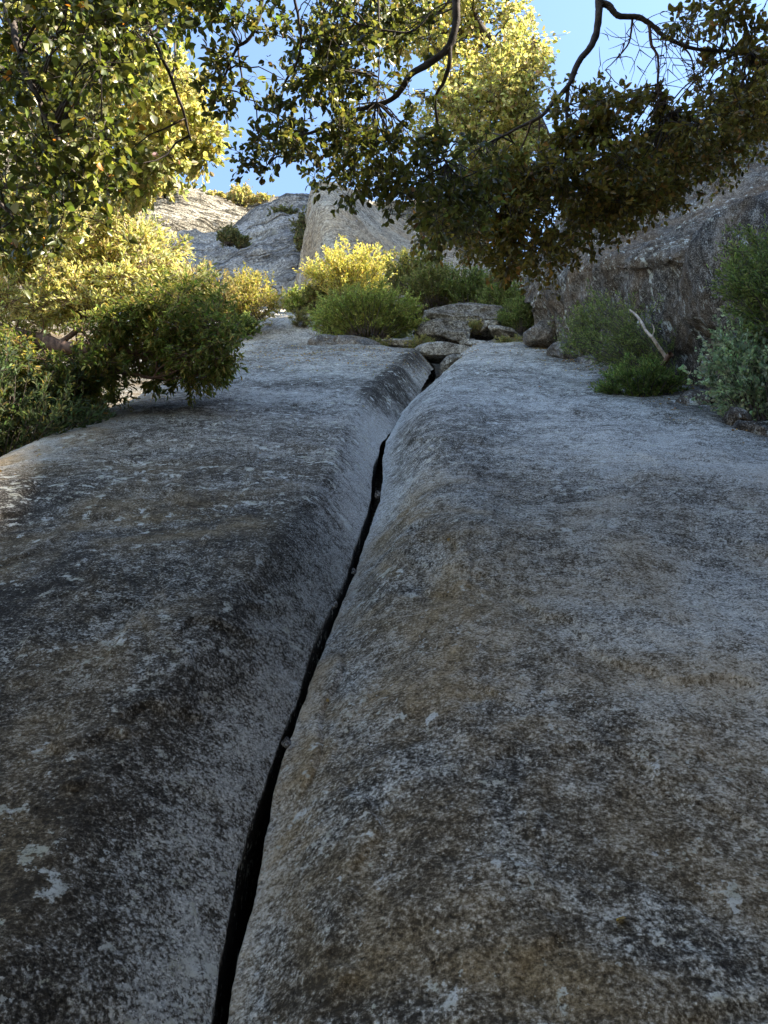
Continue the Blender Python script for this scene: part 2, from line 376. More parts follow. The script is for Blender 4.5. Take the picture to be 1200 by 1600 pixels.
# grey shaded apron with steps in front of it
rock_sheet('cliff_apron', [
    [(180, 400, 90), (260, 385, 88), (330, 382, 88), (400, 345, 88), (450, 326, 90), (490, 310, 90), (520, 305, 90), (560, 330, 95)],
    [(180, 402, 80), (260, 372, 79), (330, 374, 78), (395, 336, 78), (440, 322, 78), (480, 312, 78), (520, 312, 78), (560, 330, 80)],
    [(180, 420, 74), (260, 384, 74), (330, 384, 73), (400, 362, 73), (450, 350, 73), (490, 345, 73), (520, 345, 73), (560, 350, 74)],
    [(180, 440, 72.5), (260, 393, 73), (330, 395, 71.5), (400, 385, 70), (450, 378, 70), (490, 375, 70), (520, 375, 69), (560, 380, 70)],
    [(180, 470, 66), (260, 430, 67), (330, 420, 67), (400, 405, 67), (450, 400, 67), (490, 400, 67), (520, 410, 66), (560, 420, 66)],
    [(180, 520, 58), (260, 500, 58), (330, 480, 60), (400, 450, 62), (450, 440, 62), (490, 440, 60), (520, 450, 60), (560, 460, 60)],
    [(180, 600, 45), (260, 590, 45), (330, 570, 46), (400, 520, 50), (450, 505, 50), (490, 500, 50), (520, 500, 50), (560, 500, 50)],
], M_cliff, 260, 340, 1.5, .13, 'blue-grey shaded granite apron with ledges below the sunlit cliff', brown=.1, light=-.1, strata=.12)
# central dome
rock_sheet('cliff_dome', [
    [(470, 420, 75), (478, 330, 75), (484, 300, 76), (500, 290, 78), (540, 300, 80), (600, 330, 84), (680, 370, 88), (800, 420, 90), (950, 430, 95)],
    [(466, 440, 66), (476, 372, 66), (483, 318, 65), (497, 296, 64), (530, 304, 65), (600, 352, 70), (680, 390, 74), (800, 430, 76), (950, 450, 80)],
    [(462, 470, 62), (474, 400, 61), (484, 345, 59), (505, 325, 57), (545, 335, 58), (610, 375, 62), (690, 405, 64), (800, 445, 66), (950, 470, 70)],
    [(455, 500, 58), (470, 440, 57), (488, 400, 54), (515, 385, 52), (560, 390, 52), (620, 410, 54), (700, 430, 56), (800, 460, 58), (950, 480, 62)],
    [(440, 540, 50), (455, 500, 50), (480, 480, 47), (520, 470, 45), (570, 465, 45), (630, 470, 46), (710, 480, 48), (800, 500, 50), (950, 520, 54)],
], M_dome, 220, 320, .9, .11, 'smooth rounded tan granite dome rising behind the yellow bush', brown=.8, light=.15)
# sunlit shoulder behind dome on the right
# blocker: unseen wall added on the right, its ridge shaped to shade the slab
kx, ky = SUN[1] / SUN[0], SUN[2] / SUN[0]
edge = [(-40, 8), (-10, 1.5), (-1, 1.8), (1.6, 2.4), (2.5, 3.4), (3.1, 4.2), (3.5, 4.6), (5, 7.2), (5.9, 8.7), (6.5, 9.1), (9, 11.2), (12, 13.7), (13.5, 15.1), (15, 16.8), (16, 18.3), (17.5, 20), (18.8, 21), (19.2, 19.6), (21.5, 19.9), (24, 24), (35, 48), (43, 64), (47, 76), (50, 84), (54, 83), (57, 85), (62, 88), (80, 88), (90, 86), (140, 105), (200, 120)]
E = np.array(edge, float)
aa = np.concatenate([np.linspace(-40, 30, 220), np.linspace(30.5, 200, 160)]); bb = np.interp(aa, E[:, 0], E[:, 1])
Xb = 34 + np.clip(aa - 15, 0, None) * .95
rows = []
for k, (dz, dx) in enumerate([(-1, 60), (-.02, 8), (0, .3), (0, 0), (-.02, -.4), (-.15, -3), (-.4, -5), (-.75, -7), (-1.05, -9)]):
    x = Xb + dx
    ztop = bb + ky * Xb; zb = hill_z(np.full_like(aa, 20.), aa) - 10
    z = ztop + (ztop - zb) * dz + (.3 * (k in (2, 3)) * 0)
    rows.append(np.stack([x, aa + kx * Xb, z], -1))
tR = np.linspace(0, 7.9999, 70); iR = tR.astype(int); fR = (tR - iR)[:, None, None]; RR = np.array(rows)
RB = RR[iR] * (1 - fR) + RR[iR + 1] * fR
rw = np.clip(np.abs(np.arange(70) - 70 * 2.5 / 8) / 12 - .25, 0, 1)[:, None]      # rugged faces, undisturbed ridge line
RB = RB + (rw * fbm(RB * .1, 4))[..., None] * np.array([1, 0, 0]) * 1.8
gridmesh('shade_wall', RB, M_hill, flip=True); tag(bpy.data.objects['shade_wall'], 'tall unseen rock wall added on the right, ridge shaped to shade the slabs', kind='structure')

# ------------------------------------------------------------------ boulders
def ico(sub):
    bm = bmesh.new(); bmesh.ops.create_icosphere(bm, subdivisions=sub, radius=1)
    V = np.array([v.co[:] for v in bm.verts]); Fc = np.array([[v.index for v in f.verts] for f in bm.faces]); bm.free(); return V, Fc
ICO = {4: ico(4), 5: ico(5), 6: ico(6)}
def boulder(px, py, d, r, label, seed, mat=None, rot=0, sub=5, cuts=10, name='boulder', group=None, cat='boulder', rough=.05):
    if mat is None and d > 17 and seed < 35: mat = M_slab_r
    """r = half sizes (x, y, z) in metres"""
    rg = np.random.RandomState(seed); V, Fc = ICO[sub]; V = V.copy()
    r_ = np.ones(len(V))
    for k in range(cuts):                                           # soft planar facets
        n = nrm(rg.normal(size=3)); dd = rg.uniform(.6, .88); c = V @ n
        r_ = np.where(c > dd, r_ * (1 - .98 * (1 - dd / np.maximum(c, 1e-3))), r_)
    V = V * r_[:, None]
    V = V * np.array(r)
    sc = 1 / max(r); nn = nrm(V)
    V = V + nn * ((.16 * perlin(V * sc * 1.4 + seed) + .07 * perlin(V * sc * 3.5 + seed) + rough * perlin(V * sc * 9) + rough * .5 * perlin(V * sc * 20))[:, None]) * min(r)
    R = np.array(Matrix.Rotation(math.radians(rot), 3, 'Z') @ Matrix.Rotation(A * .8, 3, 'X'))
    c = P(px, py, d); V = V @ R.T + c
    o = thing  # (kept simple: one mesh is the whole boulder)
    me = mesh(name, V - c, Fc, mat or M_boulder); me.location = tuple(c)
    return tag(me, label, cat, group)
boulder(722, 503, 23.0, (1.7, 1.8, .60), 'large flat-topped grey boulder above the top of the crack', 3, rot=5, sub=6, cuts=9, rough=.09, mat=M_slab_l)
boulder(700, 522, 21.2, (.95, .9, .46), 'dark overhanging boulder under the right side of the green shrub', 12, rot=-12, sub=6, cuts=10, rough=.09, mat=M_slab_l)
boulder(700, 553, 19.0, (.80, .8, .28), 'wedged flat grey boulder capping the head of the crack', 5, rot=10, cuts=9, rough=.09)
boulder(762, 548, 19.4, (.62, .6, .20), 'low angular boulder beside the head of the crack', 8, rot=25, cuts=8)
boulder(792, 526, 20.8, (.62, .6, .20), 'slanting slab-like boulder at the top of the right slab', 15, rot=35, cuts=8)
boulder(768, 512, 21.8, (.45, .5, .26), 'rounded pale block between the stacked boulders', 21, rot=0)
boulder(735, 536, 20.0, (.30, .35, .18), 'small grey block squeezed between the flat boulders', 22, rot=40)
boulder(712, 576, 16.6, (.34, .4, .30), 'small dark chockstone lodged in the head of the crack', 23, rot=0, mat=M_slab_l)
boulder(548, 542, 20.0, (1.0, .7, .26), 'tan-stained low boulder below the green shrub', 31, rot=8, mat=M_boulder, cuts=7)
boulder(504, 540, 20.4, (.5, .5, .28), 'small brown boulder at left end of the ledge', 37, rot=-20)
boulder(628, 541, 20.3, (1.0, .8, .17), 'flat grey boulder just below the green shrub', 33, rot=3, cuts=6)
for px, py, d, sz, lb in ((447, 1160, 2.92, .020, 'lowest pebble wedged in the crack'), (522, 945, 4.0, .022, 'grey pebble wedged in the crack beside the brown hollow'), (553, 893, 4.5, .02, 'pale pebble wedged in the crack below the flake edge')):
    boulder(px, py, d + .2, (sz, sz * 1.5, sz), lb, int(py), sub=4, name='stone', cat='stone')
boulder(590, 773, 5.95, (.026, .04, .03), 'small pebble jammed inside the narrow crack', 25, sub=4, name='stone', cat='stone')
# right-hand wall blocks
wall = [
    [(812, 440, 30), (835, 400, 30), (880, 330, 32), (950, 250, 34), (1050, 215, 34), (1140, 200, 32), (1260, 150, 30), (1420, 100, 28)],
    [(820, 470, 22), (838, 425, 22), (900, 345, 24), (960, 290, 25), (1050, 262, 24), (1140, 250, 22), (1260, 225, 20), (1420, 200, 18)],
    [(824, 470, 19.4), (842, 438, 19.0), (895, 405, 17.6), (960, 372, 16.5), (1040, 350, 15.5), (1110, 330, 14), (1260, 320, 12), (1420, 300, 10)],
    [(824, 474, 18.8), (848, 450, 17.8), (895, 418, 15.4), (950, 402, 13.6), (1010, 395, 12.3), (1085, 392, 10.8), (1250, 390, 8.3), (1420, 380, 6.6)],
    [(828, 484, 18.6), (850, 470, 17.9), (895, 448, 15.2), (950, 432, 13.4), (1010, 425, 12.1), (1085, 420, 10.6), (1250, 420, 8.1), (1420, 420, 6.4)],
    [(828, 500, 18.9), (855, 500, 18.0), (900, 495, 15.2), (955, 490, 13.4), (1015, 495, 12.0), (1085, 505, 10.5), (1250, 530, 7.9), (1420, 560, 6.2)],
    [(825, 515, 19.0), (855, 525, 17.9), (900, 548, 15.2), (955, 570, 13.4), (1015, 592, 12.0), (1090, 618, 10.6), (1250, 690, 7.6), (1420, 790, 5.8)],
    [(825, 540, 19.4), (855, 550, 18.2), (900, 590, 15.0), (955, 615, 13.2), (1015, 640, 11.8), (1090, 670, 10.2), (1250, 780, 7.4), (1420, 880, 5.6)],
]
t = rock_sheet('rock_wall', wall, M_blk, 260, 420, .28, .7, 'huge brown-streaked granite block walling the right side of the slab', kind=None, cat='rock wall')
boulder(1178, 440, 10.2, (.85, 1.3, 1.15), 'bulging rounded buttress standing proud of the right wall', 44, mat=M_blk, sub=6, cuts=4, name='buttress', cat='rock buttress')
boulder(848, 525, 17.6, (.42, .5, .42), 'tan boulder tucked under the left corner of the wall', 51, mat=M_boulder)
boulder(885, 552, 15.6, (.38, .6, .28), 'pale elongated boulder under the leaning bush', 52, mat=M_boulder)
boulder(920, 572, 14.2, (.3, .4, .2), 'small lichen-covered rock under the leaning bush', 53, mat=M_boulder)
boulder(1142, 664, 8.0, (.19, .24, .18), 'rounded grey-brown rock resting on the right edge of the slab', 54, mat=M_blk)
boulder(1183, 688, 7.7, (.22, .3, .28), 'upright dark rock below the grey-green bush', 55, mat=M_blk)
boulder(1222, 722, 7.0, (.28, .4, .3), 'dark rock cut off by the right edge of the picture', 56, mat=M_blk)
boulder(1085, 640, 10.0, (.55, .6, .25), 'orange-stained low rock at the foot of the wall', 57, mat=M_blk)

# upper-left slab beyond the left slab
rock_sheet('rock_slab_upper', [
    [(300, 500, 29), (360, 492, 29), (420, 484, 29), (470, 486, 29), (520, 500, 28), (600, 510, 28)],
    [(300, 512, 26), (360, 500, 26), (420, 492, 26), (470, 494, 26), (520, 510, 26), (600, 520, 26)],
    [(300, 540, 24), (360, 528, 24), (420, 520, 24), (470, 522, 24), (520, 526, 24), (600, 530, 24)],
    [(300, 575, 21.5), (360, 552, 22), (420, 545, 22), (470, 545, 22), (520, 545, 22), (600, 548, 22)],
    [(300, 600, 21), (360, 585, 21.3), (420, 580, 21.3), (470, 580, 21.3), (520, 575, 21.5), (600, 575, 21.5)],
], M_slab_r, 120, 200, .25, .6, 'grey upper slab step beyond the head of the left slab', brown=.2, light=.3)

exec_veg = True
# ------------------------------------------------------------------ vegetation builders
class Tubes:
    def __init__(s): s.V = []; s.F = []; s.n = 0
    def add(s, pts, r0, r1, k=5):
        pts = np.asarray(pts, float); n = len(pts)
        T = nrm(np.gradient(pts, axis=0)); a = np.array([0.31, .2, .93]); a = np.where(np.abs(T @ a)[:, None] > .95, np.array([1., 0, 0]), a)
        X = nrm(np.cross(T, a)); Y = np.cross(T, X)
        r = np.linspace(r0, r1, n)[:, None, None]
        th = np.linspace(0, 2 * math.pi, k, endpoint=False)
        if r0 > .008:
            sl = np.arange(n)[:, None] * .23 * np.ones(k)[None]; q_ = np.stack([sl, np.cos(th)[None] * 1.2 + sl * 0, np.sin(th)[None] * 1.2 + pts[0, 0] * 7 + sl * 0], -1)
            r = r * (1 + .38 * perlin(q_) + .22 * perlin(q_ * 3.1))[..., None]
        R = pts[:, None, :] + r * (np.cos(th)[None, :, None] * X[:, None, :] + np.sin(th)[None, :, None] * Y[:, None, :])
        i = np.arange(n - 1)[:, None] * k + np.arange(k)[None, :]; j = np.arange(n - 1)[:, None] * k + (np.arange(k)[None, :] + 1) % k
        s.F.append(np.stack([i, j, j + k, i + k], -1).reshape(-1, 4) + s.n); s.V.append(R.reshape(-1, 3)); s.n += n * k
    def many(s, A0, B0, C0, r0, r1, k=3, n=4):
        """many quadratic-bezier twigs at once, (m,3) arrays"""
        m = len(A0)
        if m == 0: return
        t = np.linspace(0, 1, n)[None, :, None]
        pts = (1 - t) ** 2 * A0[:, None] + 2 * t * (1 - t) * B0[:, None] + t * t * C0[:, None]
        T = nrm(np.gradient(pts, axis=1)); X = nrm(np.cross(T, np.array([.31, .2, .93]))); Y = np.cross(T, X)
        r = np.linspace(1, 0, n)[None, :, None, None] * (np.asarray(r0) - r1).reshape(-1, 1, 1, 1) + r1
        th = np.linspace(0, 2 * math.pi, k, endpoint=False)
        R = pts[:, :, None] + r * (np.cos(th)[None, None, :, None] * X[:, :, None] + np.sin(th)[None, None, :, None] * Y[:, :, None])
        base = (np.arange(m) * n * k)[:, None, None]
        i = base + (np.arange(n - 1) * k)[None, :, None] + np.arange(k)[None, None, :]
        j = base + (np.arange(n - 1) * k)[None, :, None] + ((np.arange(k) + 1) % k)[None, None, :]
        s.F.append(np.stack([i, j, j + k, i + k], -1).reshape(-1, 4) + s.n); s.V.append(R.reshape(-1, 3)); s.n += m * n * k
    def build(s, name, mat, parent):
        return mesh(name, np.concatenate(s.V), np.concatenate(s.F), mat, parent)
def leaf_mesh(name, pos, dr, length, wr, tint, mat, parent, rg, up=None, fold=.35, hi=False):
    n = len(pos); dr = nrm(dr)
    rv = rg.normal(size=(n, 3)) * .9 + np.array([0, 0, .8])
    side = nrm(np.cross(dr, rv)); nor = np.cross(side, dr)
    L = length[:, None]; Wd = L * wr
    b = pos; tip = pos + dr * L + nor * L * -.08
    m1 = pos + dr * L * .33; m2 = pos + dr * L * .70
    f = nor * Wd * fold
    if hi:
        q1, q2, q3 = pos + dr * L * .12, pos + dr * L * .40 + nor * L * .03, pos + dr * L * .74 + nor * L * .01; M = pos + dr * L * .45 + nor * L * .02
        V = np.stack([b, q1 + side * Wd * .55 + f * .5, q2 + side * Wd + f, q3 + side * Wd * .68 + f * .7, tip, q3 - side * Wd * .68 + f * .7, q2 - side * Wd + f, q1 - side * Wd * .55 + f * .5, M], 1)
        k = np.arange(n)[:, None] * 9
        Fc = np.concatenate([k + np.array([[0, 1, 2, 8]]), k + np.array([[8, 2, 3, 4]]), k + np.array([[8, 4, 5, 6]]), k + np.array([[0, 8, 6, 7]])])
        return mesh(name, V.reshape(-1, 3), Fc, mat, parent, True, {'tint': np.repeat(tint, 9, 0)})
    V = np.stack([b, m1 + side * Wd * .95 + f, m2 + side * Wd * .8 + f, tip, m2 - side * Wd * .8 + f, m1 - side * Wd * .95 + f], 1)
    k = np.arange(n)[:, None] * 6
    Fc = np.concatenate([k + np.array([[0, 1, 2, 3]]), k + np.array([[0, 3, 4, 5]])])
    return mesh(name, V.reshape(-1, 3), Fc, mat, parent, False, {'tint': np.repeat(tint, 6, 0)})
def tints(n, rg, pal, wts, var=.25):
    pal = np.array(pal); i = rg.choice(len(pal), n, p=np.array(wts) / sum(wts))
    return np.clip(pal[i] * (1 + var * rg.normal(size=(n, 1))) * (1 + .08 * rg.normal(size=(n, 3))), .004, .9)
def twig_crown(C, Rr, n_tw, n_lf, leaf, wr, pal, wts, rg, mat, bark, root, droop=.25, upb=0.0, tube=None, twr=.004, spread=1.0, keep=None, name='crown', leafmat=None, inner=.25, hi=False):
    """C (m,3) clump centres, Rr (m,) radii -> leaves + twigs"""
    m = len(C); idx = np.repeat(np.arange(m), n_tw); n = len(idx)
    e = nrm(rg.normal(size=(n, 3))) * (rg.uniform(.25, 1, (n, 1)) ** .6)
    e[:, 2] *= .85
    rad = Rr[idx][:, None]
    A0 = C[idx] + e * rad * inner * rg.uniform(.2, 1, (n, 1)); Cc = C[idx] + e * rad
    Cc[:, 2] += (-droop + upb) * rad[:, 0] * rg.uniform(0, 1, n)
    Bm = (A0 + Cc) / 2 + rg.normal(size=(n, 3)) * rad * .12 + np.array([0, 0, 1]) * rad * (.15 * (droop > 0))
    if keep is not None:
        k = keep(Cc); A0, Bm, Cc, idx, rad = A0[k], Bm[k], Cc[k], idx[k], rad[k]; n = len(A0)
    if tube is not None: tube.many(A0, Bm, Cc, np.full(n, twr), twr * .35)
    tt = rg.uniform(.25, 1.02, (n, n_lf, 1)); 
    pos = (1 - tt) ** 2 * A0[:, None] + 2 * tt * (1 - tt) * Bm[:, None] + tt ** 2 * Cc[:, None]
    dT = nrm(Cc - A0)[:, None] + rg.normal(size=(n, n_lf, 3)) * .75 * spread + np.array([0, 0, -.35 * (droop > 0) + .4 * (upb > 0)])
    pos = pos.reshape(-1, 3) + rg.normal(size=(n * n_lf, 3)) * leaf * .25; dT = dT.reshape(-1, 3)
    ct = np.repeat(.85 + .3 * rg.uniform(size=(m,)), 1)[idx]; ct = np.repeat(ct, n_lf)
    ti = tints(len(pos), rg, pal, wts) * ct[:, None]
    ln = leaf * rg.uniform(.6, 1.25, len(pos))
    return leaf_mesh(name, pos, dT, ln, wr, ti, leafmat or mat, root, rg, hi=hi)
def inpoly(x, y, poly):
    r = np.zeros(len(x), bool); p = np.array(poly, float); j = len(p) - 1
    for i in range(len(p)):
        c = ((p[i, 1] > y) != (p[j, 1] > y)) & (x < (p[j, 0] - p[i, 0]) * (y - p[i, 1]) / (p[j, 1] - p[i, 1] + 1e-9) + p[i, 0])
        r ^= c; j = i
    return r
def scatter(poly, n, d0, d1, rg):
    p = np.array(poly, float); lo, hi = p.min(0), p.max(0); X = []
    while sum(len(a) for a in X) < n:
        q = rg.uniform(lo, hi, (n * 3, 2)); q = q[inpoly(q[:, 0], q[:, 1], poly)]; X.append(q)
    q = np.concatenate(X)[:n]; d = rg.uniform(d0, d1, n)
    return P(q[:, 0], q[:, 1], d), d
def link_clumps(T, skel, C, r0, rg, k=5, sag=.1):
    """branch from nearest skeleton vertex (prefers lower / inner ones) to each clump"""
    sk = np.asarray(skel)
    for c in C:
        dd = np.linalg.norm(sk - c, axis=1); i = np.argmin(dd); a = sk[i]
        ln = dd[i]
        if ln < 1e-3: continue
        mid = (a + c) / 2 + rg.normal(size=3) * ln * .13 + np.array([0, 0, sag * ln])
        t = np.linspace(0, 1, 7)[:, None]; pts = (1 - t) ** 2 * a + 2 * t * (1 - t) * mid + t * t * c
        pts[1:-1] += rg.normal(size=(5, 3)) * ln * .02
        T.add(pts, r0 * min(1, .5 + ln), r0 * .3, k)
def limb(T, ctrl, r0, r1, n=40, k=7, wob=.02, rg=None):
    C = np.array(ctrl, float); C = P(C[:, 0], C[:, 1], C[:, 2]); pts = catmull(C, n)
    if rg is not None:
        L = np.linalg.norm(C[-1] - C[0]); pts = pts + L * wob * np.stack([perlin(pts / L * 14 + 3 * j + 9.7) for j in range(3)], -1)
    T.add(pts, r0, r1, k); return pts

OAK = [(.075, .085, .026), (.115, .125, .036), (.17, .175, .05), (.22, .15, .05)]
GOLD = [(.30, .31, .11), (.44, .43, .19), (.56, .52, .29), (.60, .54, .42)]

# ------------------------------------------------------------------ top centre oak branch (near, mostly in shade)
def near_oak():
    rg = np.random.RandomState(101)
    root = thing('oak_tree', 'near oak tree reaching a forked dark branch with small leaves across the top centre', 'tree', P(560, -900, 4.2) * np.array([1, 0, 0]) + np.array([-.2, -1.2, -1.9]))
    b = np.array(root.location)
    T = Tubes(); trunk = catmull(np.array([b, b + (0.1, -.1, 1.6), b + (.0, .1, 3.4), P(735, -260, 3.7), P(722, -120, 3.6)]), 40); T.add(trunk, .15, .035, 9)
    T.build('trunk', M_bark, root)
    T = Tubes()
    s1 = limb(T, [(722, -120, 3.6), (713, 0, 3.6), (712, 40, 3.6), (700, 75, 3.6), (668, 100, 3.6), (640, 118, 3.6), (618, 150, 3.65), (585, 165, 3.7), (545, 176, 3.7), (505, 200, 3.75), (470, 212, 3.8)], .021, .006, 80, 7, .004, rg)
    T.build('branch', M_bark, root)
    T = Tubes()
    s2 = limb(T, [(703, 72, 3.6), (702, 100, 3.6), (692, 130, 3.65), (680, 155, 3.7), (685, 200, 3.75), (695, 250, 3.8), (720, 280, 3.9)], .011, .004, 50, 5, .006, rg)
    T.build('branch', M_bark, root)
    T = Tubes()
    s3 = limb(T, [(410, -60, 3.4), (408, 10, 3.4), (390, 60, 3.4), (370, 75, 3.4), (350, 120, 3.4), (330, 150, 3.4)], .012, .003, 50, 5, .008, rg)
    s4 = limb(T, [(372, 75, 3.4), (378, 120, 3.4), (395, 150, 3.4), (404, 200, 3.4), (400, 240, 3.4)], .006, .002, 40, 4, .012, rg)
    s5 = limb(T, [(590, -60, 3.5), (592, 40, 3.5), (592, 110, 3.5), (588, 160, 3.55)], .006, .002, 30, 4, .006, rg)
    s6 = limb(T, [(500, -60, 3.5), (545, 20, 3.5), (570, 40, 3.5), (640, 50, 3.5), (672, 20, 3.5)], .008, .003, 30, 4, .01, rg)
    s7 = limb(T, [(440, -80, 3.4), (470, 60, 3.5), (440, 150, 3.6), (430, 230, 3.7), (415, 262, 3.7)], .008, .002, 40, 4, .012, rg)
    T.build('branch', M_bark, root)
    sk = np.concatenate([s1, s2, s3, s5, s6, s7])
    polys = [([(430, -40), (560, -40), (570, 50), (560, 120), (560, 165), (500, 200), (470, 240), (430, 245), (405, 215), (440, 150), (400, 90), (410, 20)], 62, 3.3, 4.0),
             ([(500, 190), (640, 200), (740, 210), (780, 260), (730, 320), (650, 330), (560, 300), (520, 320), (490, 285), (450, 240)], 70, 3.4, 4.2),
             ([(560, 120), (640, 130), (690, 100), (700, 160), (640, 190), (560, 180)], 8, 3.5, 4.0),
             ([(640, 300), (760, 300), (760, 370), (700, 385), (640, 350)], 14, 3.5, 4.2),
             ([(560, -40), (700, -40), (700, 60), (640, 90), (570, 60)], 16, 3.5, 4.2),
             ([(300, -40), (420, -40), (400, 40), (330, 60), (290, 30)], 12, 3.2, 3.6),
             ([(330, 100), (360, 90), (400, 150), (330, 160), (300, 150)], 6, 3.3, 3.5),
             ([(385, 240), (440, 250), (440, 270), (400, 272)], 3, 3.5, 3.7)]
    C = np.concatenate([scatter(p, n, a, b, rg)[0] for p, n, a, b in polys]); m = len(C)
    T = Tubes(); link_clumps(T, sk, C, .005, rg, 4)
    hole = P(625, 165, 3.7)
    twig_crown(C, rg.uniform(.09, .18, m), 8, 8, .034, .30, OAK, [4, 4, 2.4, .35], rg, M_gloss, M_bark, root, hi=True, tube=T, twr=.0018,
               keep=lambda p: (perlin(p * 4.2 + 2) > -.17) & (np.linalg.norm(p - hole, axis=1) > .12), name='crown')
    T.build('twigs', M_bark, root)
near_oak()

# ------------------------------------------------------------------ sunlit tree behind
def gold_tree():
    rg = np.random.RandomState(202)
    base = P(860, 540, 19.8) + np.array([3.5, 3.0, -2.0])
    root = thing('broadleaf_tree', 'sunlit yellow-green tree seen through the dark oak twigs at top centre', 'tree', base)
    T = Tubes(); T.add(catmull(np.array([base, base + (-.2, 0, 3), P(860, 250, 21), P(800, 120, 21), P(740, 20, 21), P(700, -150, 21)]), 60), .35, .06, 9)
    sk = T.V[0].reshape(-1, 9, 3).mean(1); T.build('trunk', M_bark, root)
    polys = [([(560, -60), (850, -60), (835, 60), (815, 130), (838, 190), (815, 270), (760, 300), (690, 250), (650, 190), (690, 120), (640, 60), (560, 60)], 80, 19.5, 22),
             ([(690, 110), (830, 60), (838, 230), (760, 270), (700, 210)], 55, 18.5, 21)]
    C = np.concatenate([scatter(p, n, a, b, rg)[0] for p, n, a, b in polys]); m = len(C)
    T = Tubes(); link_clumps(T, sk, C, .03, rg, 4, 0)
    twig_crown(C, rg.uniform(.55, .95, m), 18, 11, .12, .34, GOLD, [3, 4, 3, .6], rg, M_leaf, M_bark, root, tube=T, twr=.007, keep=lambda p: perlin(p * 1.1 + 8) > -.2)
    T.build('branches', M_bark, root)
gold_tree()

# ------------------------------------------------------------------ unseen trees added behind the viewpoint to shade the foot of the slab
def shade_tree(x, y, seed, label):
    rg = np.random.RandomState(seed); base = np.array([x, y, -6.5])
    root = thing('oak_tree', label, 'tree', base)
    T = Tubes(); pts = catmull(np.array([base, base + (.2, 0, 4), base + (-.1, .2, 8), base + (.3, 0, 12), base + (0, .1, 16)]), 40); T.add(pts, .35, .08, 9); T.build('trunk', M_bark, root)
    C = base + np.array([0, 0, 11.5]) + nrm(rg.normal(size=(90, 3))) * rg.uniform(.3, 1, (90, 1)) ** .5 * np.array([3.8, 2.6, 5.0])
    T = Tubes(); link_clumps(T, pts[12:], C, .04, rg, 4)
    twig_crown(C, rg.uniform(.8, 1.3, 90), 14, 9, .24, .5, OAK, [3, 4, 2, .3], rg, M_leaf, M_bark, root, tube=T, twr=.01)
    T.build('branches', M_bark, root)
shade_tree(-4.2, -5.0, 901, 'tall unseen oak added behind the viewpoint on the left for its shade')
shade_tree(.8, -6.0, 902, 'tall unseen oak added directly behind the viewpoint for its shade')
shade_tree(5.4, -4.6, 903, 'tall unseen oak added behind the viewpoint on the right for its shade')
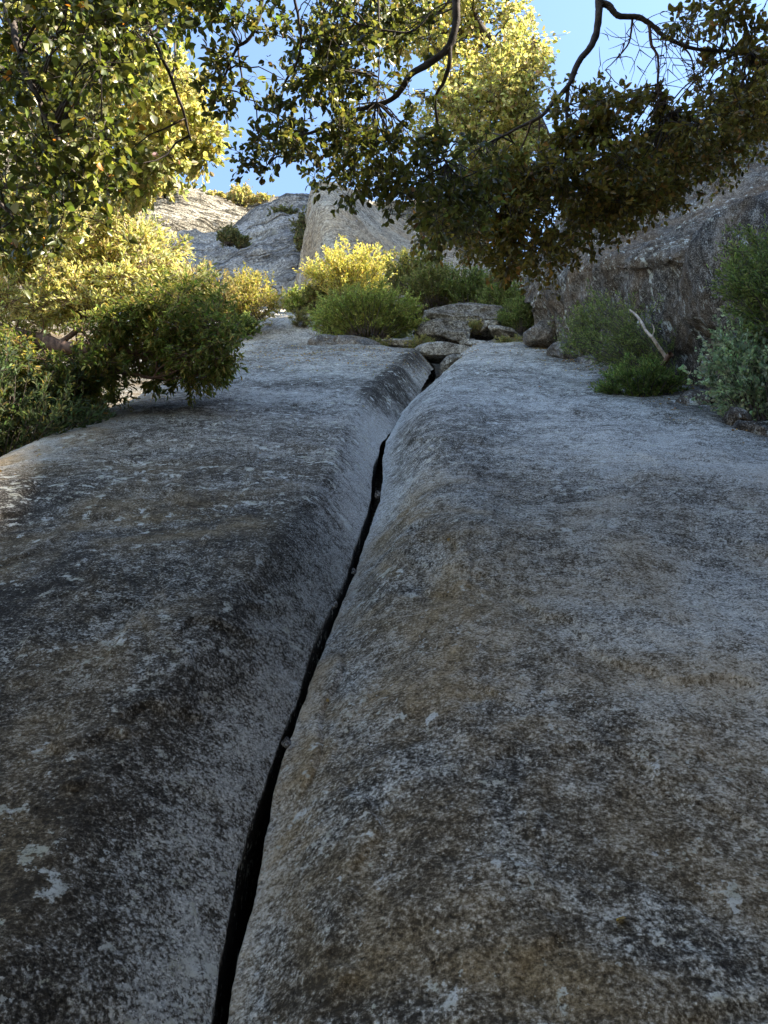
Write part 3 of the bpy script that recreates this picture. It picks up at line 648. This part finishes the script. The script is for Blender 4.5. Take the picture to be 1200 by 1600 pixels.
# ------------------------------------------------------------------ right forked branch and dark foliage
def right_oak():
    rg = np.random.RandomState(303)
    base = np.array([3.6, 1.2, -1.2])
    root = thing('oak_tree', 'dark oak tree overhanging from the right with bare twigs and a sagging band of foliage', 'tree', base)
    T = Tubes(); T.add(catmull(np.array([base, base + (.1, 0, 2), base + (-.2, .2, 4), P(1010, -260, 4.8), P(950, -110, 4.6)]), 50), .17, .05, 9); T.build('trunk', M_bark, root)
    T = Tubes()
    a = limb(T, [(950, -110, 4.6), (940, -40, 4.6), (936, 5, 4.6), (934, 40, 4.6), (925, 70, 4.6), (905, 95, 4.6), (890, 130, 4.6), (865, 160, 4.6), (845, 182, 4.6), (815, 197, 4.65), (790, 210, 4.7), (760, 225, 4.7)], .027, .005, 100, 8, .003, rg)
    T.build('branch', M_bark, root); T = Tubes()
    b = limb(T, [(936, 5, 4.6), (950, 8, 4.6), (965, 24, 4.6), (1000, 28, 4.6), (1022, 42, 4.6), (1035, 55, 4.6), (1060, 68, 4.6), (1090, 77, 4.6), (1140, 80, 4.65), (1180, 85, 4.7)], .020, .007, 100, 8, .003, rg)
    T.build('branch', M_bark, root); T = Tubes()
    c = limb(T, [(888, 130, 4.6), (885, 170, 4.6), (887, 210, 4.6), (882, 250, 4.65), (880, 290, 4.7)], .012, .006, 50, 5, .006, rg)
    T.build('branch', M_bark, root); T = Tubes()
    d = limb(T, [(1014, 40, 4.6), (1018, 70, 4.6), (1028, 90, 4.6), (1028, 130, 4.6), (1036, 150, 4.6), (1050, 175, 4.6)], .010, .003, 50, 5, .008, rg)
    e = limb(T, [(988, 30, 4.6), (983, 65, 4.6), (965, 90, 4.6), (945, 110, 4.6)], .007, .002, 40, 4, .01, rg)
    f = limb(T, [(843, 182, 4.6), (842, 215, 4.6), (840, 260, 4.6)], .006, .003, 20, 4, .01, rg)
    g = limb(T, [(830, 190, 4.6), (822, 215, 4.65), (805, 250, 4.7), (790, 290, 4.7)], .006, .003, 20, 4, .01, rg)
    h = limb(T, [(1065, 70, 4.6), (1080, 90, 4.6), (1085, 120, 4.6), (1090, 145, 4.6)], .006, .002, 20, 4, .01, rg)
    # leafless twigs
    bare = []
    for sk, n in ((d, 15), (e, 9), (b[35:], 20), (h, 7), (c, 4)):
        for _ in range(n):
            s0 = sk[rg.randint(len(sk))]; dr = nrm(rg.normal(size=3) * np.array([1, .4, .6]) + np.array([.1, 0, -.75])); L = rg.uniform(.1, .38)
            s1 = s0 + dr * L * .5 + rg.normal(size=3) * .06; s2 = s0 + dr * L + rg.normal(size=3) * .05
            bare.append((s0, s1, s2))
            for _ in range(2):
                s3 = s2 * .5 + s1 * .5; s4 = s3 + nrm(dr + rg.normal(size=3) * .8) * L * .45; bare.append((s3, (s3 + s4) / 2 + rg.normal(size=3) * .012, s4))
    bz = np.array(bare); T.many(bz[:, 0], bz[:, 1], bz[:, 2], np.full(len(bz), .0028), .001, 4, 6)
    T.build('bare_twigs', M_bark_r, root)
    sk = np.concatenate([a[60:], b[50:], c, d[30:], f, g])
    band = [(640, 330), (700, 290), (740, 250), (800, 240), (850, 250), (900, 240), (960, 250), (1000, 215), (1060, 190), (1110, 170), (1215, 130), (1215, 235), (1150, 265), (1080, 290), (1000, 320), (960, 385), (900, 410), (840, 425), (790, 420), (730, 390), (690, 370)]
    C1 = scatter(band, 160, 4.3, 5.6, rg)[0]
    thin = [(860, 230), (860, 170), (900, 130), (960, 140), (1000, 170), (1050, 150), (1100, 120), (1215, 90), (1215, 160), (1060, 200), (960, 240)]
    C2 = scatter(thin, 46, 4.4, 5.0, rg)[0]
    tr = [(1080, 20), (1120, -30), (1215, -30), (1215, 120), (1160, 110), (1100, 60), (1030, 50)]
    C3 = scatter(tr, 22, 4.4, 5.0, rg)[0]
    T = Tubes(); link_clumps(T, sk, np.concatenate([C1, C2, C3]), .006, rg, 4)
    pal = [(.15, .135, .035), (.22, .18, .05), (.30, .235, .065), (.38, .21, .07)]
    twig_crown(C1, rg.uniform(.14, .26, len(C1)), 17, 10, .036, .28, pal, [4, 4, 3, .9], rg, M_gloss, M_bark, root, hi=True, tube=T, twr=.002, keep=lambda p: perlin(p * 3 + 5) > -.33, name='crown')
    C = np.concatenate([C2, C3])
    twig_crown(C, rg.uniform(.12, .2, len(C)), 11, 9, .040, .30, pal, [4, 4, 2, .6], rg, M_gloss, M_bark, root, hi=True, tube=T, twr=.002, keep=lambda p: perlin(p * 5 + 1) > -.15, name='crown')
    T.build('twigs', M_bark, root)
right_oak()

# ------------------------------------------------------------------ near left tree (big leaves)
def left_near():
    rg = np.random.RandomState(404)
    base = np.array([-2.9, .9, -1.9])
    root = thing('broadleaf_tree', 'near leafy tree hanging down in the top left corner with a few orange leaves', 'tree', base)
    T = Tubes(); tr = catmull(np.array([base, base + (0, .1, 1.5), base + (.25, .2, 3.2), base + (.6, .4, 4.6), P(60, -200, 3.6)]), 50); T.add(tr, .14, .05, 9); T.build('trunk', M_bark, root)
    T = Tubes()
    a = limb(T, [(60, -200, 3.6), (10, -40, 3.4), (30, 80, 3.2), (80, 200, 3.1), (130, 300, 3.0)], .022, .006, 60, 6, .01, rg)
    b = limb(T, [(60, -200, 3.6), (170, -60, 3.5), (230, 40, 3.6), (270, 130, 3.8), (300, 220, 4.0)], .02, .005, 60, 6, .01, rg)
    c = limb(T, [(10, -40, 3.4), (-60, 120, 3.2), (-40, 260, 3.0), (20, 340, 2.9)], .018, .005, 60, 6, .01, rg)
    T.build('branches', M_bark, root)
    sk = np.concatenate([a, b, c])
    p1 = [(-40, -60), (230, -60), (250, 40), (220, 120), (210, 200), (200, 280), (150, 340), (90, 340), (50, 380), (-40, 400)]
    p2 = [(170, -60), (330, -60), (320, 20), (280, 60), (300, 110), (325, 190), (335, 250), (300, 270), (260, 290), (200, 300), (210, 100)]
    C1 = scatter(p1, 58, 2.7, 3.8, rg)[0]; C2 = scatter([(170, -60), (330, -60), (300, 20), (250, 60)], 16, 3.6, 4.4, rg)[0]
    T = Tubes(); link_clumps(T, sk, np.concatenate([C1, C2]), .006, rg, 4)
    pal = [(.075, .09, .022), (.12, .14, .034), (.19, .20, .05), (.40, .40, .25), (.42, .17, .03)]
    twig_crown(C1, rg.uniform(.16, .28, len(C1)), 16, 9, .036, .36, pal, [4, 4, 2.4, .5, .14], rg, M_gloss, M_bark, root, hi=True, tube=T, twr=.0022, keep=lambda p: perlin(p * 3 + 5) > -.25)
    pal2 = [(.07, .09, .022), (.12, .15, .03), (.20, .21, .05), (.3, .3, .14)]
    twig_crown(C2, rg.uniform(.16, .26, len(C2)), 17, 10, .040, .32, pal2, [3, 4, 3, .4], rg, M_leaf, M_bark, root, tube=T, twr=.002, keep=lambda p: perlin(p * 3 + 15) > -.2)
    T.build('twigs', M_bark, root)
left_near()
def left_gold():
    rg = np.random.RandomState(454)
    base = P(-360, 420, 6.4)
    root = thing('broadleaf_tree', 'sunlit golden-green tree behind the near leaves at top left', 'tree', base)
    T = Tubes(); tr = limb(T, [(-360, 420, 6.4), (-200, 200, 6.4), (-60, 130, 6.3), (60, 130, 6.2), (180, 140, 6.2), (280, 180, 6.2)], .07, .012, 60, 7, .01, rg)
    t2 = limb(T, [(-200, 200, 6.4), (-60, 280, 6.3), (60, 290, 6.2), (160, 270, 6.2)], .04, .01, 50, 6, .01, rg); T.build('trunk', M_bark, root)
    p = [(-40, -60), (200, -60), (240, 60), (270, 110), (300, 150), (335, 200), (335, 250), (280, 285), (200, 300), (60, 330), (-40, 330)]
    C = np.concatenate([scatter(p, 80, 5.8, 6.9, rg)[0], scatter([(190, 80), (270, 110), (300, 150), (335, 200), (330, 260), (230, 290), (190, 200)], 38, 5.7, 6.6, rg)[0]])
    T = Tubes(); link_clumps(T, np.concatenate([tr, t2]), C, .008, rg, 4)
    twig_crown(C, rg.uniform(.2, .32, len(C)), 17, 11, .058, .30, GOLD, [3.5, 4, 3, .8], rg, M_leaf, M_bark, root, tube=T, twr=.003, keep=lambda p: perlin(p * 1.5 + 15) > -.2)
    T.build('branches', M_bark, root)
left_gold()

# ------------------------------------------------------------------ leaning tree on the left of the slab
def left_mid():
    rg = np.random.RandomState(505)
    base = P(-260, 600, 10.5)
    root = thing('leaning_tree', 'leaning tree left of the slab with sunlit yellow top and shaded green underside', 'tree', base)
    T = Tubes()
    tr = limb(T, [(-260, 600, 10.5), (-120, 560, 10), (-20, 525, 9.6), (60, 535, 9.4), (130, 548, 9.2), (200, 550, 9.2), (260, 540, 9.2), (310, 520, 9.4)], .17, .03, 80, 9, .01, rg)
    T.build('trunk', M_bark_r, root); T = Tubes()
    b1 = limb(T, [(70, 540, 9.4), (85, 580, 9.2), (130, 570, 9), (180, 580, 9.0), (240, 590, 8.9)], .06, .015, 50, 6, .02, rg)
    b2 = limb(T, [(-60, 540, 10), (0, 480, 10), (30, 420, 10.3), (60, 370, 10.6)], .06, .015, 50, 6, .02, rg)
    b3 = limb(T, [(90, 545, 9.3), (130, 500, 9.6), (170, 440, 10), (200, 390, 10.3)], .04, .012, 50, 6, .02, rg)
    b4 = limb(T, [(160, 550, 9.2), (200, 520, 9.4), (240, 480, 9.7), (270, 450, 10)], .035, .01, 50, 6, .02, rg)
    T.build('branches', M_bark_r, root)
    sk = np.concatenate([tr[25:], b1, b2, b3, b4])
    top = [(-40, 290), (120, 300), (200, 330), (250, 375), (275, 400), (290, 440), (320, 440), (250, 480), (200, 480), (150, 500), (60, 500), (-40, 500)]
    low = [(200, 470), (260, 430), (330, 440), (362, 480), (375, 530), (350, 560), (345, 590), (290, 585), (262, 622), (220, 575), (150, 590), (120, 520)]
    hang = [(-40, 520), (60, 540), (150, 570), (210, 580), (190, 610), (130, 620), (100, 650), (30, 620), (-40, 650)]
    C1 = scatter(top, 175, 9.2, 11, rg)[0]; C2 = scatter(low, 85, 8.6, 10, rg)[0]; C3 = scatter(hang, 75, 8.6, 9.6, rg)[0]
    T = Tubes(); link_clumps(T, sk, np.concatenate([C1, C2, C3]), .014, rg, 4)
    twig_crown(C1, rg.uniform(.26, .44, len(C1)), 27, 13, .066, .17, GOLD, [2.5, 4, 4, 1.4], rg, M_leaf, M_bark, root, tube=T, twr=.004, keep=lambda p: perlin(p * 1.6 + 5) > -.22, droop=0, upb=.2)  # pale yellow tints put sunlight into the colour of the top leaves
    pal = [(.10, .13, .035), (.17, .19, .055), (.25, .25, .08), (.32, .24, .08)]  # darker greens put shade into the colour of the lower leaves
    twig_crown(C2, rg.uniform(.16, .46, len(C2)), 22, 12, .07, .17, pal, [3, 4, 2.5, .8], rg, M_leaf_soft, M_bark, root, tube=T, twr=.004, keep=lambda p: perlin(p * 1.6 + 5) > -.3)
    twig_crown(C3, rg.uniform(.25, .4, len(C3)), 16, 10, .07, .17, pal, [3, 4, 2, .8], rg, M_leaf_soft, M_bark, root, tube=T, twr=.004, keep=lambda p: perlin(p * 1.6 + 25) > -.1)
    T.build('twigs', M_bark_r, root)
left_mid()

# ------------------------------------------------------------------ shrubs
def shrub(px, py, d, wd, ht, label, pal, wts, seed, nst=120, leaf=.06, wr=.12, mat=None, per=34, name='shrub', lean=(0, 0), group=None, spread=1.0, cat='shrub', bark=None, dens=1.0, stemr=.007, zig=.25):
    """stems fan out from the base; base = bottom centre pixel at depth d; wd, ht metres"""
    rg = np.random.RandomState(seed); base = P(px, py, d)
    root = thing(name, label, cat, base, group)
    th = rg.uniform(0, 2 * math.pi, nst); q = rg.uniform(0, 1, nst) ** .5 * spread
    tip = np.stack([np.cos(th) * q * wd / 2 + lean[0] * ht, np.sin(th) * q * wd * .38 + lean[1] * ht, ht * np.sqrt(np.clip(1 - .8 * q * q, .08, 1)) * rg.uniform(.5, 1.12, nst)], -1)
    A0 = base + np.stack([np.cos(th) * q * wd * .16, np.sin(th) * q * wd * .12, np.zeros(nst) - .05], -1); Cc = base + tip
    Bm = A0 + (Cc - A0) * .5 + np.array([0, 0, .18 * ht]) + rg.normal(size=(nst, 3)) * ht * .06
    T = Tubes(); T.many(A0, Bm, Cc, np.full(nst, stemr), stemr * .3, 4, 7)
    # side shoots
    ns = int(7 * dens); tt = rg.uniform(.08, 1, (nst, ns, 1)); sp_ = ((1 - tt) ** 2 * A0[:, None] + 2 * tt * (1 - tt) * Bm[:, None] + tt ** 2 * Cc[:, None]).reshape(-1, 3)
    dr = nrm(np.repeat(Cc - A0, ns, 0)) + rg.normal(size=(nst * ns, 3)) * .55 + np.array([0, 0, .25]); L = rg.uniform(.12, .30, (nst * ns, 1)) * ht
    e = sp_ + nrm(dr) * L; k = perlin(e * 2.2 / max(ht, .5) + seed) > -.28; sp_, e, L = sp_[k], e[k], L[k]
    mid = (sp_ + e) / 2 + rg.normal(size=e.shape) * L * .12
    T.many(sp_, mid, e, np.full(len(e), stemr * .4), stemr * .15, 3, 4)
    T.build('stems', bark or M_bark, root)
    t2 = rg.uniform(.05, 1.03, (len(e), per, 1)); pos = ((1 - t2) ** 2 * sp_[:, None] + 2 * t2 * (1 - t2) * mid[:, None] + t2 ** 2 * e[:, None])
    dd = nrm(e - sp_)[:, None] + rg.normal(size=pos.shape) * .6
    cl = np.repeat(rg.uniform(.75, 1.25, len(e)), per)[:, None]
    pos = pos.reshape(-1, 3); n = len(pos)
    ti = tints(n, rg, pal, wts) * cl
    leaf_mesh('foliage', pos + rg.normal(size=(n, 3)) * leaf * .2, dd.reshape(-1, 3), leaf * rg.uniform(.6, 1.2, n), wr, ti, mat or M_leaf_soft, root, rg)
    return root
GRN = [(.12, .16, .055), (.19, .23, .08), (.27, .30, .12)]
BRT = [(.20, .25, .07), (.31, .34, .10), (.41, .42, .16)]
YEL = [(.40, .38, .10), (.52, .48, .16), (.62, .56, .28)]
SAGE = [(.22, .28, .19), (.33, .39, .28), (.43, .48, .36)]
OLV = [(.14, .16, .06), (.21, .22, .08), (.29, .27, .12)]
shrub(575, 530, 20.6, 2.9, 1.35, 'broad bright green upright shrub in the middle at the head of the slab', BRT, [3, 4, 2], 1, nst=260, leaf=.075, wr=.14, per=22)
shrub(530, 522, 21.5, 1.5, 1.0, 'smaller green shrub against the left end of the broad green one', BRT, [3, 4, 2], 2, nst=120, leaf=.075, wr=.14, per=20)
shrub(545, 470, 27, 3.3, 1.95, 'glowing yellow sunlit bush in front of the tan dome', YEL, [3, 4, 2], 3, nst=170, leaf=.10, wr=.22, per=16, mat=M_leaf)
shrub(680, 478, 25.5, 2.6, 1.25, 'dull green bush right of the yellow bush', OLV, [3, 4, 2], 4, nst=150, leaf=.08, wr=.2, per=16)
shrub(735, 482, 25.0, 2.2, 1.3, 'olive bush behind the flat-topped boulder', GRN, [3, 4, 2], 5, nst=140, leaf=.08, wr=.2, per=16)
shrub(790, 498, 23.5, 1.7, 1.2, 'green bush right of the flat-topped boulder below the dark oak foliage', GRN, [3, 3, 3], 6, nst=130, leaf=.08, wr=.16, per=16)
shrub(815, 520, 21.0, 1.1, 1.0, 'dark green bush against the left corner of the big wall', GRN, [4, 3, 1], 7, nst=110, leaf=.07, wr=.14, per=18)
shrub(640, 450, 31, 3.4, 1.4, 'brownish low bush at the foot of the dome', OLV, [3, 4, 3], 8, nst=120, leaf=.10, wr=.25, per=14)
shrub(465, 486, 28, 1.1, .9, 'small olive bush on the ledge left of the yellow bush', BRT, [3, 4, 2], 9, nst=70, leaf=.09, wr=.25, per=14)
shrub(495, 480, 27.5, 1.2, .75, 'low yellow-green bush touching the yellow bush', OLV, [2, 4, 3], 10, nst=70, leaf=.09, wr=.25, per=14)
shrub(385, 505, 23.5, 1.9, 1.75, 'small sunlit-topped bush between the leaning tree and the upper slab', [(.26, .26, .06), (.38, .34, .1), (.46, .38, .2)], [3, 4, 3], 11, nst=130, leaf=.08, wr=.2, per=18, mat=M_leaf)
shrub(325, 500, 22.5, 1.4, 1.5, 'pale twiggy bush with dry tan seed heads beside the leaning tree', [(.28, .22, .10), (.36, .30, .16), (.25, .22, .07)], [3, 3, 2], 12, nst=110, leaf=.07, wr=.2, per=14, mat=M_leaf)
shrub(375, 522, 21.5, 1.0, .55, 'low dark green plant on the left edge of the upper slab', GRN, [4, 3, 1], 13, nst=70, leaf=.06, wr=.25, per=16)
shrub(5, 745, 8.2, 2.0, 1.35, 'dark blue-green shrub in the shade at the lower left', [(.07, .10, .05), (.12, .15, .08), (.18, .16, .06)], [4, 3, 1], 14, nst=120, leaf=.07, wr=.16, per=20)
shrub(100, 670, 10.2, 1.6, .8, 'shaded green shrub beneath the leaning tree trunk', [(.10, .14, .06), (.15, .18, .08), (.2, .18, .07)], [4, 3, 1], 15, nst=90, leaf=.07, wr=.16, per=14)
# right side
shrub(1035, 590, 11.0, 1.45, 1.45, 'wispy green bush leaning left across the brown wall', GRN, [3, 4, 2], 16, nst=58, leaf=.05, wr=.10, per=22, lean=(-.45, 0), dens=1.3)
shrub(1003, 640, 10.3, 1.3, .62, 'low green bush at the foot of the wall, in front of the wispy one', [(.11, .16, .05), (.18, .23, .07), (.24, .28, .11)], [4, 3, 1], 17, nst=130, leaf=.05, wr=.14, per=20)
shrub(925, 560, 14.2, 1.1, 1.1, 'thin feathery bush in front of the tan boulders', GRN, [3, 4, 1], 18, nst=60, leaf=.055, wr=.10, per=20)
shrub(1200, 670, 8.2, 1.15, 1.25, 'grey-green sage-coloured bush on the right edge of the picture', SAGE, [3, 4, 3], 19, nst=120, leaf=.045, wr=.32, per=30)
shrub(1235, 530, 8.2, 1.0, 1.45, 'tall dark green bush above the grey-green one on the right edge', GRN, [3, 4, 2], 20, nst=100, leaf=.05, wr=.16, per=26)
# dead stick
rt = thing('dead_branch', 'bare pinkish dead stick slanting out of the leaning bush', 'dead branch', P(1045, 563, 11.0))
T = Tubes(); limb(T, [(1043, 562, 10.2), (1032, 546, 10.2), (1021, 530, 10.2), (1009, 516, 10.3), (998, 497, 10.6), (984, 484, 11.0)], .026, .014, 30, 8); limb(T, [(1019, 527, 10.2), (1022, 515, 10.2), (1019, 506, 10.2)], .010, .004, 10, 5); T.build('stem', M_dead, rt)
T = Tubes(); limb(T, [(1048, 553, 10.1), (1040, 564, 10.2), (1032, 573, 10.3)], .038, .030, 12, 8); T.build('stub', M_bark_r, rt)
# bushes on the cliffs
for i, (px, py, d, wd, ht, lb) in enumerate([(357, 378, 70, 2.0, 1.7, 'dark round bush on the grey apron ledge'), (378, 382, 70, 1.5, 1.1, 'small olive tuft beside the round bush on the apron'),
        (476, 384, 62, 1.6, 1.4, 'low round bush at the left foot of the dome'), (480, 362, 66, 2.4, 2.4, 'bushy green growth in the cleft beside the dome'),
        (443, 345, 74, 2.6, 1.7, 'faint bush below the crest left of the dome')]):
    shrub(px, py + 4, d, wd, ht, lb, [(.10, .11, .06), (.15, .15, .08), (.2, .19, .1)], [3, 3, 2], 40 + i, nst=50, leaf=.22, wr=.35, per=8, stemr=.02, group='small bushes on the cliff ledges')
for i, (px, py, wd, ht, lb) in enumerate([(338, 320, 2.6, 1.8, 'leftmost sunlit yellow tree on the cliff crest'), (374, 322, 2.6, 3.4, 'tallest sunlit tree on the cliff crest'), (408, 326, 2.6, 2.0, 'rightmost sunlit tree on the cliff crest')]):
    shrub(px, py, 103, wd, ht, lb, [(.34, .32, .14), (.45, .40, .2)], [1, 1], 60 + i, nst=60, leaf=.4, wr=.35, per=8, stemr=.04, mat=M_leaf, name='crest_tree', cat='tree', group='trees on the cliff crest')

# tufts between the rocks
for i, (px, py, d, wd, ht, lb) in enumerate([(655, 545, 19.6, .8, .32, 'small grass tuft left of the crack head'), (740, 520, 21.6, .7, .35, 'green tuft between the stacked boulders'),
        (600, 548, 19.8, .9, .28, 'low tuft on the ledge in front of the green shrub'), (800, 545, 18.6, .8, .30, 'dry tuft at the top right corner of the right slab'), (470, 505, 24.5, .9, .4, 'tuft on the lip of the upper slab')]):
    shrub(px, py, d, wd, ht, lb, [(.20, .22, .09), (.30, .27, .12), (.36, .30, .16)], [3, 3, 2], 70 + i, nst=40, leaf=.06, wr=.12, per=12, stemr=.004, name='grass_tuft', cat='grass tuft', group='tufts among the rocks')
# fallen leaves lying on the slabs
rg = np.random.RandomState(5); Ps, Ns = [], []
for side in (-1, 1):
    G, U, V, O, D = SG[side]; Nn = gridnormal(G)
    if Nn[400, 200] @ SN < 0: Nn = -Nn
    wgt = (D >= 0) * ((sstep(2.6, 3.4, U) * (V > 4) * 1.0) + .9 * sstep(13, 17, V) + .9 * np.exp(-(O / .05) ** 2) * (V > 3) * .12 + .006 + .3 * sstep(2.6, 3.4, -U)) * (V < 19) * (V > .8) * O.clip(.02, 3)
    wgt = wgt * (fbm(np.stack([U, V, U * 0], -1) * 1.6, 3) > .02) * np.gradient(V, axis=0)
    pr = (wgt / wgt.sum()).ravel(); ix = rg.choice(len(pr), 1500, p=pr)
    Ps.append(G.reshape(-1, 3)[ix]); Ns.append(Nn.reshape(-1, 3)[ix])
Ps, Ns = np.concatenate(Ps), np.concatenate(Ns); n = len(Ps)
tdir = nrm(np.cross(Ns, rg.normal(size=(n, 3)))) + Ns * rg.uniform(0, .3, (n, 1))
o = leaf_mesh('leaf_litter', Ps + Ns * .004, tdir, rg.uniform(.02, .04, n), .35, tints(n, rg, [(.30, .19, .08), (.22, .13, .06), (.38, .30, .16)], [3, 3, 1.5]), M_leaf, None, rg)
tag(o, 'scattered dry brown leaves lying along the edges of the slabs', 'leaf litter', kind='stuff')
